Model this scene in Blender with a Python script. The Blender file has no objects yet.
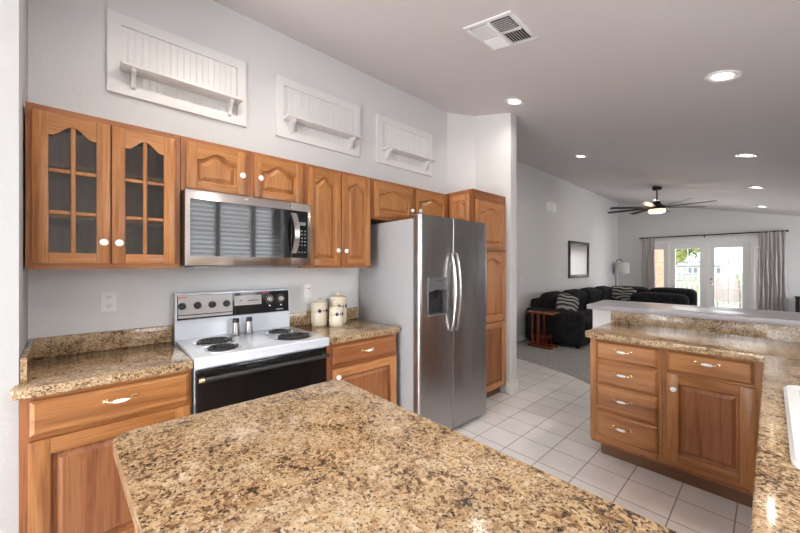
import bpy, bmesh, math, random
from mathutils import Vector, Matrix
random.seed(7)
PI = math.pi
scene = bpy.context.scene
col = scene.collection

# ------------------------------------------------------------------ camera
cam_d = bpy.data.cameras.new('camera'); cam = bpy.data.objects.new('camera', cam_d); col.objects.link(cam)
cam.location = (2.57, 0, 1.39)
cam.rotation_euler = (PI/2, 0, math.atan2(.7408, .6717))
cam_d.sensor_width = 36; cam_d.lens = 336/800*36; cam_d.clip_start = .02; cam_d.clip_end = 400
scene.camera = cam

# ------------------------------------------------------------------ world, lights, exposure
world = bpy.data.worlds.new('sky'); scene.world = world; world.use_nodes = True
wn = world.node_tree.nodes; wl = world.node_tree.links
bg = wn['Background']
tc = wn.new('ShaderNodeTexCoord'); sep = wn.new('ShaderNodeSeparateXYZ'); rmp = wn.new('ShaderNodeValToRGB')
wl.new(tc.outputs['Generated'], sep.inputs[0]); wl.new(sep.outputs['Z'], rmp.inputs[0]); wl.new(rmp.outputs[0], bg.inputs[0])
rmp.color_ramp.elements[0].position = 0; rmp.color_ramp.elements[0].color = (.93, .95, 1, 1)
rmp.color_ramp.elements[1].position = .7; rmp.color_ramp.elements[1].color = (.55, .72, 1, 1)
bg.inputs[1].default_value = 2.6
vs = scene.view_settings
vs.view_transform = 'Standard'; vs.look = 'None'; vs.gamma = 1; vs.use_curve_mapping = False
vs.exposure = 0.3

def area(name, loc, direction, sx, sy, energy, color=(1, 1, 1), spread=PI):
    l = bpy.data.lights.new(name, 'AREA'); l.shape = 'RECTANGLE'; l.size = sx; l.size_y = sy
    l.energy = energy; l.color = color; l.spread = spread
    o = bpy.data.objects.new(name, l); col.objects.link(o); o.location = loc
    o.rotation_euler = Vector(direction).to_track_quat('-Z', 'Z').to_euler()
    return o
area('kitchen_window_daylight', (3.55, 1.4, 1.80), (-1, 0, 0), 1.5, 1.3, 62, (.96, .98, 1))
area('nook_window_daylight', (1.6, -3.75, 1.3), (0, 1, 0), 3.6, 2.3, 430, (1, .98, .96))
area('french_door_daylight', (1.45, 12.5, 1.2), (0, -1, 0), 2.0, 1.9, 90, (.97, .98, 1))
area('living_fill_light', (5.45, 10.3, 1.5), (-1, 0, 0), 2.4, 1.3, 120, (1, .97, .95))  # added fill to brighten the living room, behind an unseen window

# ------------------------------------------------------------------ node helpers
def mat(name, color=(.8, .8, .8), rough=.5, metal=0, spec=.5, coat=0, emit=None, es=0):
    m = bpy.data.materials.new(name); m.use_nodes = True
    b = m.node_tree.nodes['Principled BSDF']
    b.inputs['Base Color'].default_value = (*color, 1); b.inputs['Roughness'].default_value = rough
    b.inputs['Metallic'].default_value = metal; b.inputs['Specular IOR Level'].default_value = spec
    b.inputs['Coat Weight'].default_value = coat; b.inputs['Coat Roughness'].default_value = .08
    if emit: b.inputs['Emission Color'].default_value = (*emit, 1); b.inputs['Emission Strength'].default_value = es
    return m
class N:
    def __init__(s, m): s.t = m.node_tree; s.b = s.t.nodes['Principled BSDF']
    def new(s, k, **kw):
        n = s.t.nodes.new(k)
        for a, v in kw.items(): setattr(n, a, v)
        return n
    def link(s, a, b): s.t.links.new(a, b)
    def coord(s, scale=(1, 1, 1), kind='Object', offset=True):
        c = s.new('ShaderNodeTexCoord'); mp = s.new('ShaderNodeMapping'); mp.inputs['Scale'].default_value = scale
        s.link(c.outputs[kind], mp.inputs[0])
        if offset:
            oi = s.new('ShaderNodeObjectInfo'); mu = s.new('ShaderNodeMath', operation='MULTIPLY'); mu.inputs[1].default_value = 37
            s.link(oi.outputs['Random'], mu.inputs[0]); s.link(mu.outputs[0], mp.inputs['Location'])
        return mp.outputs[0]
    def noise(s, co, scale, detail=4, rough=.5, dist=0):
        n = s.new('ShaderNodeTexNoise'); n.inputs['Scale'].default_value = scale; n.inputs['Detail'].default_value = detail
        n.inputs['Roughness'].default_value = rough; n.inputs['Distortion'].default_value = dist
        s.link(co, n.inputs['Vector']); return n.outputs['Fac']
    def ramp(s, f, *stops, interp='LINEAR'):
        r = s.new('ShaderNodeValToRGB'); cr = r.color_ramp; cr.interpolation = interp
        while len(cr.elements) < len(stops): cr.elements.new(.5)
        for e, (p, c) in zip(cr.elements, stops):
            e.position = p; e.color = (*c, 1) if len(c) == 3 else c
        s.link(f, r.inputs[0]); return r.outputs[0]
    def mix(s, fac, a, b, mode='MIX'):
        x = s.new('ShaderNodeMix', data_type='RGBA', blend_type=mode)
        if isinstance(fac, (int, float)): x.inputs[0].default_value = fac
        else: s.link(fac, x.inputs[0])
        for i, v in ((6, a), (7, b)):
            if isinstance(v, tuple): x.inputs[i].default_value = (*v, 1)
            else: s.link(v, x.inputs[i])
        return x.outputs[2]
    def bump(s, h, strength=.2, dist=.01):
        b = s.new('ShaderNodeBump'); b.inputs['Strength'].default_value = strength; b.inputs['Distance'].default_value = dist
        s.link(h, b.inputs['Height']); s.link(b.outputs[0], s.b.inputs['Normal'])
    def color(s, c): s.link(c, s.b.inputs['Base Color'])

def oak(name, axis, dark, mid, light, rough=.33):
    m = mat(name, mid, rough); n = N(m)
    sc = [14, 14, 14]; sc['xyz'.index(axis)] = 1.1
    co = n.coord(tuple(sc))
    big = n.noise(co, .9, 3, .5, 1.2)
    fine = [95, 95, 95]; fine['xyz'.index(axis)] = 2.5
    f = n.noise(n.coord(tuple(fine)), 2.2, 3, .6)
    c1 = n.ramp(big, (.30, dark), (.46, mid), (.62, light), (.72, mid))
    c2 = n.ramp(f, (.36, (.50, .42, .36)), (.50, (1, 1, 1)))
    n.color(n.mix(.60, c1, c2, 'MULTIPLY')); n.bump(f, .06, .002)
    return m
OAKC = ((.255, .096, .028), (.385, .158, .048), (.45, .205, .070))
OAKR = ((.23, .080, .028), (.32, .120, .043), (.38, .150, .057))
oak_z = oak('oak vertical grain', 'z', *OAKC); oak_y = oak('oak grain along y', 'y', *OAKC); oak_x = oak('oak grain along x', 'x', *OAKC)
oakr_z = oak('reddish oak vertical', 'z', *OAKR); oakr_y = oak('reddish oak along y', 'y', *OAKR); oakr_x = oak('reddish oak along x', 'x', *OAKR)
PMAT = oak('reddish oak door panel', 'z', (.21, .070, .024), (.30, .112, .040), (.35, .145, .055))
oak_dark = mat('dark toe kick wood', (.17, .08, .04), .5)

def granite(name):
    m = mat(name, rough=.13, spec=.5); n = N(m)
    co = n.coord((1, 1, 1), offset=False)
    nz = n.new('ShaderNodeTexNoise'); nz.inputs['Scale'].default_value = 90; nz.inputs['Detail'].default_value = 3; n.link(co, nz.inputs['Vector'])
    ad = n.new('ShaderNodeVectorMath', operation='MULTIPLY_ADD'); ad.inputs[1].default_value = (.012, .012, .012)
    n.link(nz.outputs['Color'], ad.inputs[0]); n.link(co, ad.inputs[2])
    def cells(scale, off):
        v = n.new('ShaderNodeTexVoronoi'); v.inputs['Scale'].default_value = scale; n.link(ad.outputs[0], v.inputs['Vector'])
        sp = n.new('ShaderNodeSeparateColor'); n.link(v.outputs['Color'], sp.inputs[0]); return sp.outputs[off]
    def madd(x, k, y):
        q = n.new('ShaderNodeMath', operation='MULTIPLY_ADD'); n.link(x, q.inputs[0]); q.inputs[1].default_value = k
        if isinstance(y, (int, float)): q.inputs[2].default_value = y
        else: n.link(y, q.inputs[2])
        return q.outputs[0]
    low = n.noise(co, 11, 4, .6, .5)
    v1 = madd(cells(95, 0), .62, madd(low, 1.1, -.40)); v2 = madd(cells(190, 1), .62, madd(low, 1.0, -.33))
    c1 = n.ramp(v1, (.10, (.045, .030, .022)), (.20, (.17, .095, .045)), (.36, (.36, .225, .115)), (.52, (.47, .31, .17)), (.72, (.56, .41, .24)), (.92, (.62, .52, .38)))
    c2 = n.ramp(v2, (.10, (.03, .022, .018)), (.22, (.15, .085, .045)), (.38, (.40, .26, .14)), (.60, (.50, .35, .20)), (.88, (.60, .50, .36)))
    c = n.mix(n.ramp(n.noise(co, 40, 2), (.42, (0, 0, 0)), (.58, (1, 1, 1))), c1, c2)
    sp = n.ramp(n.noise(co, 170, 3, .7), (.385, (1, 1, 1)), (.42, (0, 0, 0)))
    c = n.mix(sp, c, (.045, .03, .022))
    n.color(c); return m
gran = granite('speckled brown granite')

def paint(name, c, rough=.85, bs=.12, sc=45):
    m = mat(name, c, rough, spec=.25); n = N(m)
    n.bump(n.noise(n.coord(offset=False), sc, 4, .6), bs, .012); return m
wall_m = paint('cool grey wall paint', (.71, .72, .725))
wallw_m = paint('white wall paint', (.70, .69, .685))
ceil_m = paint('warm grey ceiling paint', (.70, .66, .665), .75, .13, 26)
trim_m = mat('white trim paint', (.80, .80, .79), .4)
white_m = mat('white gloss', (.85, .85, .85), .25)
plastic_w = mat('white plastic', (.82, .82, .80), .4)
porcelain = mat('white porcelain', (.86, .85, .82), .15, coat=.4)
enamel = mat('white enamel', (.74, .79, .86), .12, coat=.5)
black_g = mat('black glass', (.008, .008, .009), .06, spec=.45)
black_p = mat('black plastic', (.02, .02, .02), .4)
black_s = mat('matte black metal', (.016, .015, .015), .45, .3)
dark_v = mat('dark void', (.02, .02, .02), .9)
satin = mat('satin steel handle', (.48, .47, .46), .32, 1)
chrome = mat('polished chrome', (.8, .8, .8), .12, 1)
brass = mat('antique brass', (.75, .60, .38), .25, 1)
coilm = mat('burner coil iron', (.03, .03, .032), .45, .5)
grey_p = mat('grey appliance paint', (.33, .335, .35), .45)
lightgrey = mat('light grey plastic', (.45, .45, .46), .35)
red_m = mat('dark red print', (.45, .02, .03), .5)
blue_m = mat('navy print', (.02, .025, .12), .5)
redp = mat('bright red print', (.6, .05, .04), .5)
def steel(name, c=(.52, .52, .53), r=.26, axis='z'):
    m = mat(name, c, r, 1); n = N(m)
    sc = [400, 400, 400]; sc['xyz'.index(axis)] = 4
    f = n.noise(n.coord(tuple(sc)), 1, 2)
    rr = n.ramp(f, (.3, (r*.9,)*3), (.7, (r*1.12,)*3)); n.link(rr, n.b.inputs['Roughness'])
    return m
steel_z = steel('brushed stainless vertical', (.40, .39, .39), .30); steel_y = steel('brushed stainless horizontal', (.60, .57, .55), .22, 'y')
def glass(name, tint=(1, 1, 1), ior=1.5, rough=.02):
    m = bpy.data.materials.new(name); m.use_nodes = True; t = m.node_tree; t.nodes.remove(t.nodes['Principled BSDF'])
    tr = t.nodes.new('ShaderNodeBsdfTransparent'); tr.inputs[0].default_value = (*tint, 1)
    gl = t.nodes.new('ShaderNodeBsdfGlossy'); gl.inputs['Roughness'].default_value = rough
    fr = t.nodes.new('ShaderNodeFresnel'); fr.inputs[0].default_value = ior
    mx = t.nodes.new('ShaderNodeMixShader')
    t.links.new(fr.outputs[0], mx.inputs[0]); t.links.new(tr.outputs[0], mx.inputs[1]); t.links.new(gl.outputs[0], mx.inputs[2])
    t.links.new(mx.outputs[0], t.nodes['Material Output'].inputs[0]); return m
glass_m = glass('clear window glass', ior=1.22); glass_cab = glass('cabinet door glass', (.80, .82, .80), 1.6, .05)

def tile_mat():
    m = mat('white floor tile', rough=.22, spec=.5); n = N(m)
    c = n.new('ShaderNodeTexCoord'); mp = n.new('ShaderNodeMapping'); mp.inputs['Location'].default_value = (-1.945, -2.335, 0)
    n.link(c.outputs['Object'], mp.inputs[0])
    b = n.new('ShaderNodeTexBrick'); b.offset = 0; b.squash = 1
    b.inputs['Scale'].default_value = 1; b.inputs['Brick Width'].default_value = .2475; b.inputs['Row Height'].default_value = .2475
    b.inputs['Mortar Size'].default_value = .0034; b.inputs['Mortar Smooth'].default_value = .1; b.inputs['Bias'].default_value = 0
    b.inputs['Color1'].default_value = (.80, .775, .76, 1); b.inputs['Color2'].default_value = (.84, .82, .805, 1); b.inputs['Mortar'].default_value = (.36, .33, .32, 1)
    n.link(mp.outputs[0], b.inputs['Vector'])
    f = n.ramp(n.noise(n.coord((1, 1, 1), offset=False), 5, 5, .65), (.3, (.90, .89, .88)), (.7, (1, 1, 1)))
    n.color(n.mix(1.0, b.outputs['Color'], f, 'MULTIPLY'))
    inv = n.new('ShaderNodeMath', operation='SUBTRACT'); inv.inputs[0].default_value = 1; n.link(b.outputs['Fac'], inv.inputs[1])
    n.bump(inv.outputs[0], .5, .003); return m
tile_m = tile_mat()
def fuzzy(name, a, b, sc, bs=.5, rough=.95, d=.01, det=4):
    m = mat(name, a, rough, spec=.15); n = N(m); f = n.noise(n.coord(), sc, det, .7)
    n.color(n.ramp(f, (.35, a), (.65, b))); n.bump(f, bs, d); return m
carpet_m = fuzzy('grey carpet', (.20, .195, .19), (.50, .485, .475), 60, .8, det=6)
sofa_m = fuzzy('charcoal sofa velvet', (.010, .010, .012), (.032, .031, .035), 18, .2)
curtain_m = fuzzy('taupe curtain cloth', (.52, .49, .485), (.60, .57, .56), 80, .1)
shade_m = mat('white linen lampshade', (.72, .70, .68), .9)
def zebra(name):
    m = mat(name, rough=.9, spec=.1); n = N(m)
    w = n.new('ShaderNodeTexWave'); w.bands_direction = 'Z'; w.inputs['Scale'].default_value = 4.2
    w.inputs['Distortion'].default_value = 7; w.inputs['Detail'].default_value = 1; w.inputs['Detail Scale'].default_value = .9
    n.link(n.coord(), w.inputs['Vector']); n.color(n.ramp(w.outputs['Fac'], (.48, (.05, .05, .055)), (.56, (.42, .41, .39)))); return m
zebra_m = zebra('striped pillow cloth')
cherry = oak('red cherry wood', 'z', (.12, .022, .01), (.20, .040, .016), (.26, .06, .024), .25)
cream = mat('cream stoneware', (.78, .71, .56), .22, coat=.3)
lamp_on = mat('lit lamp lens', (1, 1, 1), .5, emit=(1, .93, .84), es=14)
fan_on = mat('lit fan lens', (1, .9, .7), .5, emit=(1, .66, .34), es=2.6)
disp_on = mat('lit green display', (.02, .03, .02), .3, emit=(.35, .5, .38), es=.35)
leaf_m = fuzzy('green leaves', (.10, .19, .06), (.28, .36, .13), 3, .6)
leaf2_m = fuzzy('yellow green leaves', (.30, .32, .10), (.50, .48, .2), 3, .6)
bark_m = mat('brown bark', (.16, .10, .07), .9)
lawn_m = fuzzy('dry lawn', (.42, .38, .16), (.55, .50, .24), 2, .3)
brick_m = fuzzy('peach patio brick', (.62, .32, .20), (.72, .42, .28), 12, .3)
slab_m = fuzzy('patio concrete', (.55, .45, .40), (.62, .52, .46), 5, .1)
mesh_m = fuzzy('beige sling cloth', (.42, .37, .32), (.5, .44, .39), 120, .1)
stucco = mat('pale stucco', (.75, .70, .65), .9); roofm = mat('tiled roof', (.52, .44, .38), .8)

# ------------------------------------------------------------------ mesh helper
class MB:
    def __init__(s): s.bm = bmesh.new(); s.mi = 0
    def _tag(s, vs):
        st = set(vs)
        for v in st:
            for f in v.link_faces: f.material_index = s.mi
    def box(s, x0, x1, y0, y1, z0, z1, bev=0, seg=2):
        c = [s.bm.verts.new((x, y, z)) for z in (z0, z1) for y in (y0, y1) for x in (x0, x1)]
        fs = [s.bm.faces.new([c[i] for i in q]) for q in ((0, 2, 3, 1), (4, 5, 7, 6), (0, 1, 5, 4), (2, 6, 7, 3), (0, 4, 6, 2), (1, 3, 7, 5))]
        for f in fs: f.material_index = s.mi
        if bev:
            es = list({e for f in fs for e in f.edges})
            bmesh.ops.bevel(s.bm, geom=es, offset=bev, segments=seg, affect='EDGES', profile=.5, material=-1)
        return s
    def prism(s, pts, f0, f1, bev=0, seg=2, bev_caps=True):
        """pts 2D; f0/f1 map (a,b)->3D for both caps"""
        A = [s.bm.verts.new(f0(*p)) for p in pts]; B = [s.bm.verts.new(f1(*p)) for p in pts]
        n = len(pts); caps = [s.bm.faces.new(A[::-1]), s.bm.faces.new(B)]
        fs = caps + [s.bm.faces.new((A[i], A[(i+1) % n], B[(i+1) % n], B[i])) for i in range(n)]
        for f in fs: f.material_index = s.mi
        if bev:
            bmesh.ops.bevel(s.bm, geom=[e for f in caps for e in f.edges], offset=bev, segments=seg, affect='EDGES', profile=.5, material=-1)
        return s
    def prism_z(s, pts, z0, z1, bev=0, seg=2): return s.prism(pts, lambda a, b: (a, b, z0), lambda a, b: (a, b, z1), bev, seg)
    def prism_x(s, pts, x0, x1, bev=0, seg=2): return s.prism(pts, lambda a, b: (x0, a, b), lambda a, b: (x1, a, b), bev, seg)
    def prism_y(s, pts, y0, y1, bev=0, seg=2): return s.prism(pts, lambda a, b: (a, y0, b), lambda a, b: (a, y1, b), bev, seg)
    def loft(s, loops, cap0=True, cap1=True, closed=True):
        V = [[s.bm.verts.new(p) for p in L] for L in loops]; n = len(V[0])
        for a, b in zip(V, V[1:]):
            for i in range(n if closed else n-1):
                s.bm.faces.new((a[i], a[(i+1) % n], b[(i+1) % n], b[i])).material_index = s.mi
        if cap0: s.bm.faces.new(V[0][::-1]).material_index = s.mi
        if cap1: s.bm.faces.new(V[-1]).material_index = s.mi
        return s
    def lathe(s, prof, c, axis='z', n=24):
        c = Vector(c)
        def P(r, h, a):
            u, v = r*math.cos(a), r*math.sin(a)
            return c + Vector({'z': (u, v, h), 'x': (h, u, v), 'y': (v, h, u)}[axis])
        loops = [[P(max(r, 1e-4), h, 2*PI*k/n) for k in range(n)] for r, h in prof]
        return s.loft(loops)
    def cyl(s, c, r, h, axis='z', n=20): return s.lathe([(r, 0), (r, h)], c, axis, n)
    def tube(s, path, r, n=8):
        path = [Vector(p) for p in path]; loops = []
        up = None
        for i, p in enumerate(path):
            t = (path[min(i+1, len(path)-1)] - path[max(i-1, 0)]).normalized()
            if up is None: up = Vector((0, 0, 1)) if abs(t.z) < .9 else Vector((1, 0, 0))
            sd = t.cross(up).normalized(); up = sd.cross(t).normalized()
            rr = r[i] if isinstance(r, (list, tuple)) else r
            loops.append([p + (sd*math.cos(2*PI*k/n) + up*math.sin(2*PI*k/n))*rr for k in range(n)])
        return s.loft(loops)
    def superq(s, c, h, e=.35, n=10, rot=None, fn=None):
        """soft cushion: superellipsoid of half sizes h"""
        c = Vector(c); pw = lambda v: math.copysign(abs(v)**e, v)
        loops = []
        for i in range(1, 2*n):
            ph = -PI/2 + PI*i/(2*n); L = []
            for k in range(4*n):
                th = 2*PI*k/(4*n)
                p = Vector((h[0]*pw(math.cos(ph))*pw(math.cos(th)), h[1]*pw(math.cos(ph))*pw(math.sin(th)), h[2]*pw(math.sin(ph))))
                if fn: p = fn(p)
                if rot: p = rot @ p
                L.append(c + p)
            loops.append(L)
        return s.loft(loops)
    def build(s, name, m, parent=None, smooth=35, origin=None):
        if parent is not None:
            off = Vector((0, 0, 0)); p = parent
            while p: off += p.location; p = p.parent
        else: off = Vector(origin) if origin else Vector((0, 0, 0))
        bmesh.ops.translate(s.bm, verts=s.bm.verts, vec=-off)
        bmesh.ops.recalc_face_normals(s.bm, faces=s.bm.faces)
        if smooth:
            for f in s.bm.faces: f.smooth = True
            lim = math.radians(smooth)
            for e in s.bm.edges:
                if len(e.link_faces) == 2 and e.calc_face_angle(0) > lim: e.smooth = False
        me = bpy.data.meshes.new(name); s.bm.to_mesh(me); s.bm.free()
        for x in (m if isinstance(m, (list, tuple)) else [m]): me.materials.append(x)
        o = bpy.data.objects.new(name, me); col.objects.link(o)
        if parent is not None: o.parent = parent
        elif origin: o.location = origin
        return o
def tag(o, label, cat=None, group=None, kind=None):
    if label: o['label'] = label
    if cat: o['category'] = cat
    if group: o['group'] = group
    if kind: o['kind'] = kind
    return o
def thing(name, label, cat, loc, group=None):
    o = bpy.data.objects.new(name, None); col.objects.link(o); o.location = loc; o.empty_display_size = .05
    return tag(o, label, cat, group)
def struct(name, mb, m, smooth=35): return tag(mb.build(name, m, None, smooth), None, kind='structure')
def copy_tree(o, parent=None):
    c = o.copy(); col.objects.link(c)
    if parent is not None: c.parent = parent
    for ch in list(o.children): copy_tree(ch, c)
    return c
def round_poly(pts, radii, n=6):
    out = []
    for i, p in enumerate(pts):
        r = radii[i] if isinstance(radii, (list, tuple)) else radii
        p = Vector(p); a = Vector(pts[i-1]); b = Vector(pts[(i+1) % len(pts)])
        if r <= 0: out.append(tuple(p)); continue
        da = (a-p).normalized(); db = (b-p).normalized()
        ang = da.angle(db); t = r/math.tan(ang/2); cc = p + (da+db).normalized()*(r/math.sin(ang/2))
        s0 = p+da*t-cc; s1 = p+db*t-cc
        a0 = math.atan2(s0.y, s0.x); a1 = math.atan2(s1.y, s1.x); d = (a1-a0+PI) % (2*PI)-PI
        out += [(cc.x+r*math.cos(a0+d*k/n), cc.y+r*math.sin(a0+d*k/n)) for k in range(n+1)]
    return out

CE = lambda x: 3.215 - .225*x          # ceiling height over x
XR = 3.22; XL = -.57; YB = -3.4; YF = 11.86

# ================================================================== SETTING
# floor: tile, carpet with a curved edge
carp = [(-.75, 5.0), (-.45, 4.86), (0, 4.73), (.3, 4.66), (.62, 4.575), (.91, 4.46), (1.14, 4.32), (1.45, 4.05), (1.75, 3.6), (1.8, 3.45)]
struct('floor', MB().prism_z([(-.75, YB-.1)] + [(XR+.1, YB-.1), (XR+.1, 3.45)] + carp[::-1], -.1, 0), tile_m)
struct('floor_living', MB().prism_z(carp + [(5.3, 3.45), (5.3, 12.0), (-.75, 12.0)], -.1, .008), carpet_m)
# ceiling slab following the slope
struct('ceiling', MB().prism_y([(-.75, CE(-.75)), (5.4, CE(5.4)), (5.4, CE(5.4)+.15), (-.75, CE(-.75)+.15)], YB-.15, YF+.15), ceil_m)
# left wall of kitchen and nook (under the sloped ceiling)
struct('wall_left', MB().box(-.12, 0, YB, 3.10, 0, CE(0)+.03), wall_m)
struct('wall_stub', MB().prism_z([(0, -.385), (.53, -.385), (.53, -.229), (0, -.257)], 0, CE(.53)+.05), paint('wall paint darkened for window light', (.52, .53, .535)))  # same paint as the walls, darkened to offset the strong window light here
w = MB(); w.prism_z([(0, 3.085), (.235, 3.320), (.672, 3.345), (.672, 3.47), (-.57, 3.47), (-.57, 3.36), (-.12, 3.36), (-.12, 3.085)], 0, CE(.705)+.0)
# raised up to the slope
w2 = MB()
base = [(0, 3.085), (.235, 3.320), (.672, 3.345), (.672, 3.47), (-.57, 3.47), (-.57, 3.36), (-.12, 3.36), (-.12, 3.085)]
w.bm.free(); w2.prism(base, lambda a, b: (a, b, 0), lambda a, b: (a, b, CE(a)+.02)); struct('wall_column', w2, wallw_m)
w = MB(); w.prism(([(-.69, 3.36), (-.57, 3.36), (-.57, 11.9), (-.69, 11.9)]), lambda a, b: (a, b, 0), lambda a, b: (a, b, CE(a)+.03)); struct('wall_living_left', w, wall_m)
# far wall with the french door opening
def wall_holes_y(y0, y1, x0, x1, holes, top):
    w = MB(); xs = sorted({x0, x1, *[h[0] for h in holes], *[h[1] for h in holes]})
    for a, b in zip(xs, xs[1:]):
        h = [h for h in holes if h[0] <= a and h[1] >= b]
        zs = [(0, h[0][2]), (h[0][3], None)] if h else [(0, None)]
        for z0, z1 in zs:
            if z1 is None: w.prism_y([(a, z0), (b, z0), (b, top(b)), (a, top(a))], y0, y1)
            elif z1 > z0: w.box(a, b, y0, y1, z0, z1)
    return w
def wall_holes_x(x0, x1, y0, y1, holes, top):
    w = MB(); ys = sorted({y0, y1, *[h[0] for h in holes], *[h[1] for h in holes]})
    for a, b in zip(ys, ys[1:]):
        h = [h for h in holes if h[0] <= a and h[1] >= b]
        zs = [(0, h[0][2]), (h[0][3], top)] if h else [(0, top)]
        for z0, z1 in zs:
            if z1 > z0: w.box(x0, x1, a, b, z0, z1)
    return w
struct('wall_far', wall_holes_y(YF, YF+.12, -.69, 5.3, [(.12, 2.56, 0, 2.08)], lambda x: CE(x)+.03), wall_m)
struct('wall_back', wall_holes_y(YB-.12, YB, -.12, XR+.12, [(.55, 1.55, .08, 2.1), (1.85, 2.95, .08, 2.1)], lambda x: CE(x)+.03), wall_m)
struct('wall_right', wall_holes_x(XR, XR+.12, YB, 3.6, [(.85, 2.15, 1.14, 2.34)], CE(XR)+.03), wall_m)
struct('wall_living_near', MB().box(XR, 5.3, 3.6, 3.72, 0, CE(XR)+.03), wall_m)
struct('wall_living_right', wall_holes_x(5.2, 5.3, 3.6, 12.0, [(9.2, 11.4, .8, 1.9)], CE(5.2)+.05), wall_m)
# baseboards
def baseb(name, x0, x1, y0, y1, h=.10):
    struct(name, MB().box(x0, x1, y0, y1, 0, h-.02, .002).box(x0+(.004 if x1-x0 < .1 else 0), x1-(.004 if x1-x0 < .1 else 0), y0+(.004 if y1-y0 < .1 else 0), y1-(.004 if y1-y0 < .1 else 0), h-.02, h, .003), trim_m)
baseb('baseboard_living_left', -.57, -.553, 3.5, 11.85); baseb('baseboard_far_left', -.553, .1, 11.843, 11.86); baseb('baseboard_far_right', 2.58, 5.2, 11.843, 11.86)
w = MB(); w.prism_z([(.625, 3.328), (.689, 3.328), (.689, 3.487), (-.553, 3.487), (-.553, 3.47), (.672, 3.47), (.672, 3.345), (.625, 3.345)], 0, .115, .003)
w.prism_z([(.625, 3.332), (.685, 3.332), (.685, 3.482), (-.553, 3.482), (-.553, 3.47), (.672, 3.47), (.672, 3.345), (.625, 3.345)], .115, .14, .004); struct('baseboard_column', w, trim_m)
# half wall behind the peninsula
struct('wall_half', MB().box(1.50, XR, 3.30, 3.42, 0, 1.028), wallw_m)

# kitchen window over the sink, nook windows, plus a living window added for its light (all outside the frame, they light the rooms)
def window_x(name, x, y0, y1, z0, z1, muls):
    f = MB()
    f.box(x, x+.10, y0, y0+.04, z0, z1).box(x, x+.10, y1-.04, y1, z0, z1).box(x, x+.10, y0+.04, y1-.04, z0, z0+.04).box(x, x+.10, y0+.04, y1-.04, z1-.04, z1)
    for m in muls: f.box(x+.01, x+.09, m-.03, m+.03, z0+.04, z1-.04)
    o = struct(name, f, trim_m)
    MB().box(x+.07, x+.076, y0+.04, y1-.04, z0+.04, z1-.04).build('pane', glass_m, o)
window_x('window_1', XR+.005, .85, 2.15, 1.14, 2.34, [1.21, 1.67])
window_x('added_window_2', 5.2, 9.2, 11.4, .8, 1.9, [9.93, 10.67])  # unseen window, added to let light into the living room
def window_y(name, y, x0, x1, z0, z1):
    f = MB()
    f.box(x0, x0+.05, y-.1, y, z0, z1).box(x1-.05, x1, y-.1, y, z0, z1).box(x0+.05, x1-.05, y-.1, y, z0, z0+.05).box(x0+.05, x1-.05, y-.1, y, z1-.05, z1)
    o = struct(name, f, trim_m)
    MB().box(x0+.05, x1-.05, y-.076, y-.07, z0+.05, z1-.05).build('pane', glass_m, o)
window_y('window_3', YB-.005, .55, 1.55, .08, 2.1); window_y('window_4', YB-.005, 1.85, 2.95, .08, 2.1)
blind_m = mat('white blind slat', (.85, .86, .88), .5)
def blind_x(label, x, y0, y1, z0, z1, pitch=.060):
    b = thing('window_blind', label, 'blind', (x, (y0+y1)/2, z1), 'blinds at the kitchen window')
    MB().box(x-.02, x+.025, y0, y1, z1-.045, z1, .004).build('head_rail', trim_m, b)
    s = MB(); z = z1-.075
    while z > z0+.03:
        s.prism_y([(x-.024, z-.010), (x-.023, z-.014), (x+.025, z+.012), (x+.024, z+.016)], y0+.005, y1-.005); z -= pitch
    s.box(x-.012, x+.014, y0+.005, y1-.005, z0, z0+.02); s.build('slats', blind_m, b)
for (a, b_, nm) in ((.895, 1.175, 'narrow white blind in the kitchen window nearest the camera'), (1.245, 1.635, 'wide white blind in the middle of the kitchen window'), (1.705, 2.105, 'white blind in the kitchen window pane nearest the bar')):
    blind_x(nm, XR+.035, a, b_, 1.19, 2.295)

# ================================================================== CABINET BUILDERS
PX = lambda x0: (lambda a, h, d: (x0+d, a, h))          # front facing +x, a = y
PY = lambda y0: (lambda a, h, d: (a, y0-d, h))          # front facing -y, a = x
def pbox(mb, M, a0, a1, h0, h1, d0, d1, bev=0, seg=2):
    p = M(a0, h0, d0); q = M(a1, h1, d1)
    mb.box(min(p[0], q[0]), max(p[0], q[0]), min(p[1], q[1]), max(p[1], q[1]), min(p[2], q[2]), max(p[2], q[2]), bev, seg)
def arch_curve(a0, a1, top, drop, ns=28):
    pts = []
    for i in range(ns+1):
        t = i/ns; u = abs(2*t-1)
        k = 0 if u > .86 else .5*(1+math.cos(PI*min(1, u/.86)))
        k = k**.85
        pts.append((a0+(a1-a0)*t, top-drop*(1-k)))
    return pts
def outline(a0, a1, h0, top, drop, ins=0):
    c = arch_curve(a0, a1, top, drop)
    res = [(a0+ins, h0+ins), (a1-ins, h0+ins)]
    A0, A1 = a0+ins, a1-ins
    c2 = arch_curve(A0, A1, top-ins, drop)
    return res + c2[::-1]
def knob(M, a, h, d, parent):
    p = M(a, h, d); ax = 'x' if M(0, 0, 1)[0] != M(0, 0, 0)[0] else 'y'; sg = 1 if ax == 'x' else -1
    prof = [(.006, 0), (.006, .010), (.010, .013), (.0165, .018), (.018, .023), (.0165, .028), (.010, .031), (.001, .032)]
    MB().lathe([(r, hh*sg) for r, hh in prof], p, ax, 18).build('knob', porcelain, parent)
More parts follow.
